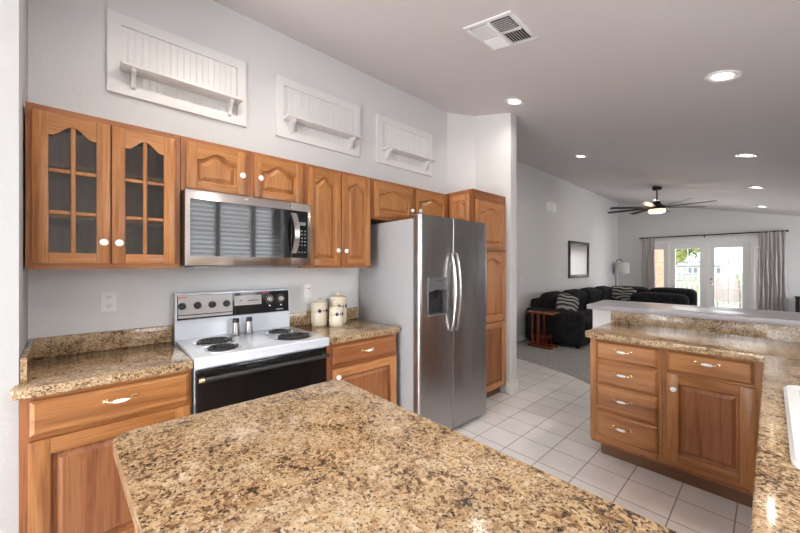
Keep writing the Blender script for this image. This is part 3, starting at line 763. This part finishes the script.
beadpanel(1.028, 1.812, 'white beadboard panel with shelf above the microwave end of the cabinets, middle of three')
beadpanel(2.018, 2.800, 'white beadboard panel with shelf above the refrigerator, rightmost of three')

# ================================================================== CEILING FIXTURES
TS = math.atan(-.225)
def on_ceiling(o, x, y):
    o.location = (x, y, CE(x)); o.rotation_euler = (0, -TS, 0)
lights = [(2.352, 3.16, 'largest recessed downlight, in the ceiling above the sink run', 30), (.875, 3.06, 'recessed downlight near the white column', 11), (.626, 5.49, 'recessed downlight over the living room left side', 18), (2.38, 5.58, 'recessed downlight over the bar, upper of the right row', 18), (2.42, 7.91, 'recessed downlight right of the fan, middle of the right row', 14), (2.45, 10.45, 'recessed downlight nearest the french doors, right side', 12), (.63, 10.5, 'recessed downlight behind the ceiling fan', 12), (.90, .62, 'recessed downlight over the range side of the island', 30), (2.35, .45, 'recessed downlight behind the camera over the island', 30)]
def downlight(x, y, label, w_):
    o = thing('recessed_downlight', label, 'ceiling light', (0, 0, 0), 'recessed ceiling downlights')
    MB().lathe([(.095, .0), (.096, -.006), (.090, -.011), (.075, -.012), (.055, -.004), (.052, .0)], (0, 0, 0), 'z', 36).build('trim_ring', white_m, o)
    MB().lathe([(.053, -.001), (.052, -.004), (.001, -.005)], (0, 0, 0), 'z', 30).build('lens', lamp_on, o)
    l = bpy.data.lights.new('downlight_lamp', 'AREA'); l.shape = 'DISK'; l.size = .085; l.energy = w_*DL; l.color = (1, .9, .79); l.spread = 2.4
    lo = bpy.data.objects.new('downlight_lamp', l); col.objects.link(lo); lo.parent = o; lo.location = (0, 0, -.0065)
    on_ceiling(o, x, y)
DL = .18
for x, y, lb, w_ in lights: downlight(x, y, lb, w_)
# supply vent
v = thing('ceiling_vent', 'white four-way air vent in the ceiling above the kitchen', 'vent', (0, 0, 0))
f = MB(); s_ = .174
f.box(-s_, s_, -s_, -s_+.030, -.008, 0, .002).box(-s_, s_, s_-.030, s_, -.008, 0, .002).box(-s_, -s_+.030, -s_+.03, s_-.03, -.008, 0, .002).box(s_-.030, s_, -s_+.03, s_-.03, -.008, 0, .002)
f.box(-.009, .009, -s_+.03, s_-.03, -.012, 0, .001).box(-s_+.03, -.009, -.009, .009, -.012, 0, .001).box(.009, s_-.03, -.009, .009, -.012, 0, .001).build('frame', white_m, v)
MB().box(-.138, .138, -.138, .138, -.002, -.0005).build('duct', dark_v, v)
q = .138
def vane(x0, x1, y0, y1, along, tilt):
    m = MB(); n = 7
    for k in range(n):
        if along == 'x':
            yc = y0+(y1-y0)*(k+.5)/n; m.prism_x([(yc-.002-tilt*.006, -.002), (yc+.002-tilt*.006, -.002), (yc+.002+tilt*.007, -.016), (yc-.001+tilt*.007, -.016)], x0, x1)
        else:
            xc = x0+(x1-x0)*(k+.5)/n; m.prism_y([(xc-.002-tilt*.006, -.002), (xc+.002-tilt*.006, -.002), (xc+.002+tilt*.007, -.016), (xc-.001+tilt*.007, -.016)], y0, y1)
    m.build('louvers', white_m, v)
vane(-q, -.009, -q, -.009, 'y', -1); vane(.009, q, -q, -.009, 'x', -1); vane(-q, -.009, .009, q, 'x', 1); vane(.009, q, .009, q, 'y', 1)
on_ceiling(v, 1.40, 1.94); 
# return vent on the living wall
v = thing('wall_vent', 'small white air vent high on the living room wall', 'vent', (XL, 7.17, 2.57))
f = MB().box(XL, XL+.008, 6.90, 7.44, 2.572, 2.755, .003).build('frame', white_m, v)
m = MB()
for k in range(10): z = 2.595+k*.0145; m.prism_y([(XL+.008, z), (XL+.014, z-.006), (XL+.015, z-.004), (XL+.008, z+.003)], 6.93, 7.41)
m.build('louvers', white_m, v)
# ceiling fan
fx, fy = 1.05, 8.28
t = thing('ceiling_fan', 'black ceiling fan with long thin blades and lit lamp', 'ceiling fan', (fx, fy, 2.45))
zc = CE(fx)
MB().lathe([(.075, .02), (.078, -.01), (.078, -.055), (.065, -.07), (.02, -.075)], (fx, fy, zc), 'z', 28).build('canopy', black_s, t)
MB().cyl((fx, fy, 2.66), .013, zc-.07-2.66, 'z', 12).build('downrod', black_s, t)
MB().lathe([(.02, .12), (.055, .11), (.07, .06), (.13, .02), (.14, -.02), (.145, -.035), (.10, -.05)], (fx, fy, 2.57), 'z', 32).build('motor', black_s, t)
MB().lathe([(.135, 0), (.138, -.04), (.12, -.062), (.002, -.07)], (fx, fy, 2.52), 'z', 32).build('light_lens', fan_on, t)
for k in range(8):
    a = math.radians(-3+45*k); R_ = Matrix.Rotation(a, 4, 'Z')
    L = []
    for r_, w_, z_ in ((.10, .03, .0), (.22, .028, 0), (.45, .042, 0), (.78, .050, 0), (.875, .048, 0)):
        tl = .018
        L.append([R_ @ Vector(p) for p in ((r_, -w_, -tl*.7-.002), (r_, w_, tl*.7-.002), (r_, w_, tl*.7+.003), (r_, -w_, -tl*.7+.003))])
    L = [[p + Vector((fx, fy, 2.565)) for p in l] for l in L]
    MB().loft(L).build('blade', black_s, t)
l = bpy.data.lights.new('fan_lamp', 'POINT'); l.energy = 8; l.color = (1, .75, .5); l.shadow_soft_size = .1
lo = bpy.data.objects.new('fan_lamp', l); col.objects.link(lo); lo.parent = t; lo.location = (0, 0, -.12)

# ================================================================== FRENCH DOORS
fr = MB(); y0 = YF+.01
fr.box(.12, .17, YF-.015, YF+.12, 0, 2.08).box(2.51, 2.56, YF-.015, YF+.12, 0, 2.08).box(.17, 2.51, YF-.015, YF+.12, 2.03, 2.08)
fr.box(.62, .665, YF-.01, YF+.11, .02, 2.03).box(2.265, 2.31, YF-.01, YF+.11, .02, 2.03).box(.17, 2.51, YF-.01, YF+.11, 0, .02)
fr.box(.05, .12, YF-.018, YF, 0, 2.15, .003).box(2.56, 2.63, YF-.018, YF, 0, 2.15, .003).box(.12, 2.56, YF-.018, YF, 2.08, 2.15, .003)
struct('trim_1', fr, trim_m)
def leaf(name, x0, x1, gx0, gx1, gz0, gz1, vs_, hs, knobx=None):
    d = MB(); ya, yb = YF+.03, YF+.075
    d.box(x0, gx0, ya, yb, .022, 2.028).box(gx1, x1, ya, yb, .022, 2.028).box(gx0, gx1, ya, yb, .022, gz0).box(gx0, gx1, ya, yb, gz1, 2.028)
    d.box(gx0-.02, gx0, ya-.006, ya, gz0-.02, gz1+.02).box(gx1, gx1+.02, ya-.006, ya, gz0-.02, gz1+.02).box(gx0, gx1, ya-.006, ya, gz1, gz1+.02).box(gx0, gx1, ya-.006, ya, gz0-.02, gz0)
    o = tag(d.build(name, trim_m), None, kind='structure')
    m = MB()
    for v_ in vs_: m.box(v_-.009, v_+.009, ya+.005, yb-.005, gz0, gz1)
    for h_ in hs: m.box(gx0, gx1, ya+.006, yb-.006, h_-.008, h_+.008)
    m.build('muntins', trim_m, o)
    MB().box(gx0, gx1, ya+.02, ya+.026, gz0, gz1).build('pane', glass_m, o)
    if knobx:
        MB().lathe([(.028, 0), (.027, -.006), (.010, -.01), (.010, -.035), (.024, -.045), (.026, -.06), (.012, -.07)], (knobx, ya, .93), 'y', 16).build('door_knob', chrome, o)
        MB().lathe([(.026, 0), (.024, -.012), (.008, -.02)], (knobx, ya, 1.07), 'y', 16).build('deadbolt', chrome, o)
    return o
HS = (1.51, 1.17, .83, .49)
leaf('door_1', .668, 1.465, .80, 1.31, .16, 1.87, [1.055], HS)
leaf('door_2', 1.468, 2.262, 1.60, 2.10, .16, 1.87, [1.85], HS, 1.535)
leaf('window_5', .172, .618, .24, .545, .16, 1.87, [], HS)
leaf('window_6', 2.312, 2.508, 2.36, 2.46, .16, 1.87, [], HS)
# curtains and rod
t = thing('curtain_rod', 'thin black curtain rod above the french doors', 'curtain rod', (1.42, YF-.08, 2.2))
MB().cyl((.02, YF-.085, 2.21), .015, 2.80, 'x', 12).build('rod', black_s, t)
for x in (.0, 2.82): MB().lathe([(.012, 0), (.024, .006), (.026, .025), (.014, .035)], (x-.005, YF-.085, 2.21), 'x', 14).build('finial', black_s, t)
for x in (.05, 1.40, 2.80): MB().box(x-.006, x+.006, YF-.10, YF, 2.195, 2.207, .001).box(x-.012, x+.012, YF-.006, YF, 2.14, 2.215).build('bracket', black_s, t)
def curtain(x0, x1, spread, label, folds, ph):
    t = thing('curtain', label, 'curtain', ((x0+x1)/2, YF-.085, .03), 'grey curtains at the french doors')
    m = MB(); nz = 14; nx = folds*10; F = []
    for j in range(nz+1):
        s = j/nz; z = 2.235-(2.235-.03)*s
        row = []
        for i in range(nx+1):
            u = i/nx; cx = (x0+x1)/2; wd = (x1-x0)*(1+spread*s)
            x = cx+(u-.5)*wd+.008*math.sin(9*s+i*.3); amp = .018+.018*min(1, s*3)
            y = YF-.085+amp*math.sin(2*PI*folds*u+ph+.5*math.sin(4*s+u*5))+.008*math.sin(2*PI*folds*2.3*u+s*3)
            row.append((x, y, z))
        F.append(row)
    front = F; back = [[(x, y+.006, z) for x, y, z in r] for r in F]
    loops = [f + b_[::-1] for f, b_ in zip(front, back)]
    m.loft(loops); m.build('cloth', curtain_m, t, smooth=60)
    return t
curtain(.06, .36, .12, 'taupe curtain hanging left of the french doors, behind the sofa', 5, 0)
curtain(2.37, 2.80, .22, 'taupe curtain hanging right of the french doors', 7, 1)

# ================================================================== LIVING ROOM
# sectional sofa
t = thing('sectional_sofa', 'large charcoal tufted sectional sofa along the living room walls', 'sofa', (0, 7.8, .008))
S = lambda: MB()
b = S(); b.box(-.50, .46, 6.16, 9.9, .05, .30, .03, 3); b.box(-.50, 1.42, 9.9, 10.45, .05, .30, .03, 3)
for xx, yy in ((-.45, 6.05), (.38, 6.05), (-.45, 10.35), (1.35, 10.35), (1.35, 9.98), (.38, 8)): b.cyl((xx, yy, .008), .025, .045)
b.build('base', sofa_m, t)
S().box(-.51, .47, 5.93, 6.17, .05, .625, .06, 4).build('arm', sofa_m, t)
S().box(-.53, -.33, 6.17, 10.48, .28, .78, .05, 3).box(-.33, 1.42, 10.28, 10.48, .28, .78, .05, 3).build('back_frame', sofa_m, t)
def cush(name, c, h, rot=None, tuft=None):
    m = MB()
    def fn(p):
        if tuft:
            for (ty, tz) in tuft:
                d2 = ((p[1]-ty)**2+(p[2]-tz)**2)
                if p[0] > 0: p[0] -= .045*math.exp(-d2/.004)
        return p
    m.superq(c, h, .42, 12, rot, fn); return m.build(name, sofa_m, t, smooth=60)
for k, yc in enumerate((6.62, 7.55, 8.48)):
    cush('seat_cushion', (.10, yc, .37), (.42, .455, .095))
    cush('back_cushion', (-.27, yc, .64), (.15, .46, .25), Matrix.Rotation(.22, 3, 'Y'), [(-.2, .02), (0, .02), (.2, .02), (-.1, .12), (.1, .12)])
cush('seat_cushion', (.10, 9.45, .37), (.42, .46, .095)); cush('back_cushion', (-.27, 9.43, .64), (.15, .46, .25), Matrix.Rotation(.22, 3, 'Y'))
for xc in (.10, .98): 
    cush('seat_cushion', (xc, 9.95, .375), (.44, .38, .09)); cush('back_cushion', (xc+.02, 10.12, .67), (.45, .15, .21), Matrix.Rotation(.15, 3, 'X'))
# striped pillows
def pillow(c, h, rot, label):
    o = tag(MB().superq((0, 0, 0), h, .62, 12, None, None).build('throw_pillow', zebra_m, None, 60), label, 'pillow', 'striped throw pillows on the sofa')
    o.location = c; o.rotation_euler = rot
pillow((.06, 6.42, .70), (.19, .075, .19), (-.35, .3, .62), 'zebra striped pillow leaning at the near arm of the sofa')
pillow((.12, 9.68, .72), (.27, .08, .17), (-.2, .04, .12), 'zebra striped pillow in the far corner of the sofa')
# chaise / ottoman piece in front of the doors
t = thing('loveseat', 'black low-backed loveseat in front of the french doors, seen from behind', 'sofa', (1.1, 9.0, .008))
b = MB().box(.60, 1.50, 8.25, 9.25, .05, .44, .05, 3)
for xx, yy in ((.66, 8.32), (1.44, 8.32), (.66, 9.18), (1.44, 9.18)): b.cyl((xx, yy, .008), .025, .045)
b.build('base', sofa_m, t)
MB().superq((1.05, 8.42, .64), (.47, .17, .22), .4, 12).build('back_cushion', sofa_m, t, smooth=60)
MB().superq((1.05, 8.86, .49), (.43, .34, .09), .4, 12).build('seat_cushion', sofa_m, t, smooth=60)
t = thing('small_table', 'dark low side table beside the loveseat', 'table', (1.66, 8.9, .008))
gm = mat('blue grey table top', (.12, .12, .14), .3)
MB().box(1.53, 1.80, 8.6, 9.1, .50, .525, .005).build('tabletop', gm, t)
for xx, yy in ((1.55, 8.62), (1.78, 8.62), (1.55, 9.08), (1.78, 9.08)): MB().box(xx-.014, xx+.014, yy-.014, yy+.014, .008, .50).build('leg', black_s, t)
# cherry side table with magazine trough
t = thing('side_table', 'reddish wooden magazine side table beside the sofa arm', 'side table', (-.06, 5.76, .008))
MB().box(-.31, .17, 5.56, 5.88, .585, .61, .006).build('tabletop', cherry, t)
for yy in (5.61, 5.81):
    for xx in (-.20, -.09):
        f = MB(); f.prism_y([(xx-.028, .585), (xx+.028, .585), (xx+.017, .52), (xx+.017, .06), (xx-.017, .06), (xx-.017, .52)], yy-.010, yy+.010); f.build('leg', cherry, t)
    MB().box(-.28, .14, yy-.02, yy+.02, .008, .055, .006).build('foot', cherry, t)
MB().box(-.20, .04, 5.60, 5.82, .19, .205).build('shelf', cherry, t)
sl_ = MB()
for k in range(5): xx = -.185+k*.052; sl_.box(xx, xx+.02, 5.60, 5.61, .06, .22); sl_.box(xx, xx+.02, 5.81, 5.82, .06, .22)
sl_.build('rack_slats', cherry, t)
# mirror / framed picture
t = thing('framed_mirror', 'black framed wall mirror above the sofa', 'mirror', (XL, 8.71, 1.12))
f = MB(); a0, a1, z0, z1 = 8.09, 9.34, 1.12, 1.99; fw = .075
for q_ in ((a0, a0+fw, z0, z1), (a1-fw, a1, z0, z1), (a0+fw, a1-fw, z0, z0+fw), (a0+fw, a1-fw, z1-fw, z1)): f.box(XL, XL+.035, *q_, .006)
f.build('frame', black_s, t)
MB().box(XL+.004, XL+.012, a0+fw, a1-fw, z0+fw, z1-fw).build('mirror_glass', mat('mirror with painted reflection', (.24, .21, .195), .3, .3), t)  # beige of the reflected curtains is put into the glass colour
# floor lamp
t = thing('floor_lamp', 'black arc floor lamp with white drum shade in the corner', 'floor lamp', (-.50, 11.4, .008))
MB().lathe([(.14, 0), (.14, .015), (.02, .03)], (-.50, 11.4, .008), 'z', 24).build('base', black_s, t)
pth = [(-.50, 11.4, .03), (-.50, 11.4, 1.50)] + [(-.50+.085*(1-math.cos(a)), 11.4, 1.50+.10*math.sin(a)) for a in [k*PI/10 for k in range(1, 10)]]
MB().tube(pth, .011, 8).build('pole', black_s, t)
MB().lathe([(.175, -.32), (.170, -.02), (.03, 0), (.165, -.025), (.168, -.315)], (-.335, 11.4, 1.51), 'z', 28).build('lamp_shade', shade_m, t)
MB().cyl((-.335, 11.4, 1.49), .012, .03, 'z', 10).build('socket', black_s, t)
# dark console at far right
t = thing('console_table', 'dark console table against the far wall at right', 'table', (3.5, 11.5, .008))
MB().box(2.93, 4.1, 11.25, 11.7, .70, .73, .004).build('tabletop', black_s, t)
for xx, yy in ((2.97, 11.29), (4.06, 11.29), (2.97, 11.66), (4.06, 11.66)): MB().box(xx-.025, xx+.025, yy-.025, yy+.025, .008, .70).build('leg', black_s, t)

# ================================================================== OUTSIDE
struct('patio', MB().box(-4, 8, YF+.12, 15.2, -.12, -.02), slab_m)
struct('lawn', MB().box(-40, 80, 15.2, 120, -.14, -.03), lawn_m)
struct('ground', MB().box(-60, 100, -40, YF+.12, -.4, -.12), slab_m)
t = thing('patio_column', 'peach brick patio column outside the left sidelight', 'column', (.28, 12.9, -.02))
MB().box(.10, .42, 12.75, 13.1, -.02, 2.6, .01).build('shaft', brick_m, t); MB().box(.07, .45, 12.72, 13.13, -.02, .10, .01).build('plinth', brick_m, t)
t = thing('patio_chair', 'beige sling patio chair outside the right door leaf', 'chair', (1.75, 13.4, -.02))
pm = mat('tan metal frame', (.35, .31, .28), .4, .5)
MB().prism_x([(13.25, .98), (13.27, .99), (13.40, .42), (13.86, .46), (13.86, .44), (13.38, .39)], 1.50, 1.97).build('sling_seat', mesh_m, t)
for xx in (1.485, 1.985):
    MB().tube([(xx, 13.22, 1.02), (xx, 13.40, .42), (xx, 13.90, .46), (xx, 13.94, -.01)], .015, 8).build('side_frame', pm, t)
    MB().tube([(xx, 13.30, .66), (xx, 13.85, .68), (xx, 13.9, .46)], .015, 8).build('armrest', pm, t)
    MB().tube([(xx, 13.36, .42), (xx, 13.28, -.01)], .015, 8).build('leg', pm, t)
rail_m = mat('white fence paint', (.85, .85, .85), .5)
def fence(y, x0, x1, z1, step, label, w_=.02):
    t = thing('railing', label, 'fence', (x0, y, -.03))
    MB().box(x0, x1, y-.03, y+.03, z1-.05, z1).build('top_rail', rail_m, t); MB().box(x0, x1, y-.02, y+.02, .08, .12).build('bottom_rail', rail_m, t)
    p = MB().box(x0-w_, x0+w_, y-.012, y+.012, -.03, z1-.20).build('baluster', rail_m, t); p.location = (step, 0, .15)
    k = 2
    while k*step < x1-x0 and k < 98:
        c = p.copy(); col.objects.link(c); c.parent = t; c.location = (k*step, 0, .15); k += 1
fence(15.1, -1.5, 5.2, .86, .13, 'white picket railing at the patio edge')
fence(42, -14, 14, 1.32, .40, 'distant white fence beyond the lawn', .07)
def tree(x, y, h, r, m, label, seed):
    rnd = random.Random(seed)
    t = thing('tree', label, 'tree', (x, y, -.03), 'trees beyond the lawn')
    MB().tube([(x, y, -.03), (x+.05, y, h*.35), (x-.05, y, h*.6)], [r*.12, r*.09, r*.05], 8).build('trunk', bark_m, t)
    f = MB()
    for _ in range(420):
        d = Vector((rnd.gauss(0, 1), rnd.gauss(0, 1), rnd.gauss(0, .8))).normalized()*r*(rnd.random()**.45)
        c = Vector((x, y, h*.68))+Vector((d.x, d.y, d.z*h*.36/r)); s = r*rnd.uniform(.06, .15)
        n1 = Vector((rnd.gauss(0, 1), rnd.gauss(0, 1), rnd.gauss(0, 1))).normalized(); n2 = n1.orthogonal().normalized(); n3 = n1.cross(n2)
        vs_ = [f.bm.verts.new(c+n2*s*math.cos(a)+n3*s*.6*math.sin(a)+n1*s*.15*math.cos(2*a)) for a in [q*PI/3 for q in range(6)]]
        f.bm.faces.new(vs_)
    f.build('foliage', m, t, smooth=0)
tree(-2.0, 26, 4.6, 2.2, leaf2_m, 'yellow-green tree seen through the left door leaf', 1)
tree(4.4, 34, 4.4, 2.6, leaf_m, 'round green tree seen through the right door leaf', 2)
tree(-4.6, 46, 5.2, 3.0, leaf_m, 'distant green tree left of the far houses', 3)
tree(8.6, 44, 4.4, 2.8, leaf_m, 'distant green tree behind the right sidelight', 4)
tree(-9.5, 40, 5.0, 2.8, leaf2_m, 'yellow-green tree furthest left outside', 5)
def house(x0, x1, y, h, label):
    t = thing('house', label, 'house', ((x0+x1)/2, y+3, -.03))
    MB().box(x0, x1, y, y+6, -.03, h).build('walls', stucco, t)
    MB().prism_x([(y-.4, h), (y+6.4, h), (y+3, h+.9)], x0-.4, x1+.4).build('roof', roofm, t)
    for k in range(3):
        xx = x0+(x1-x0)*(k+.3)/3; MB().box(xx, xx+1, y-.03, y, .6, 1.3).build('window', grey_p, t)
house(-8, -.5, 58, 1.5, 'pale far house with tiled roof behind the left door leaf'); house(2.0, 10, 60, 1.5, 'pale far house with tiled roof behind the right door leaf')
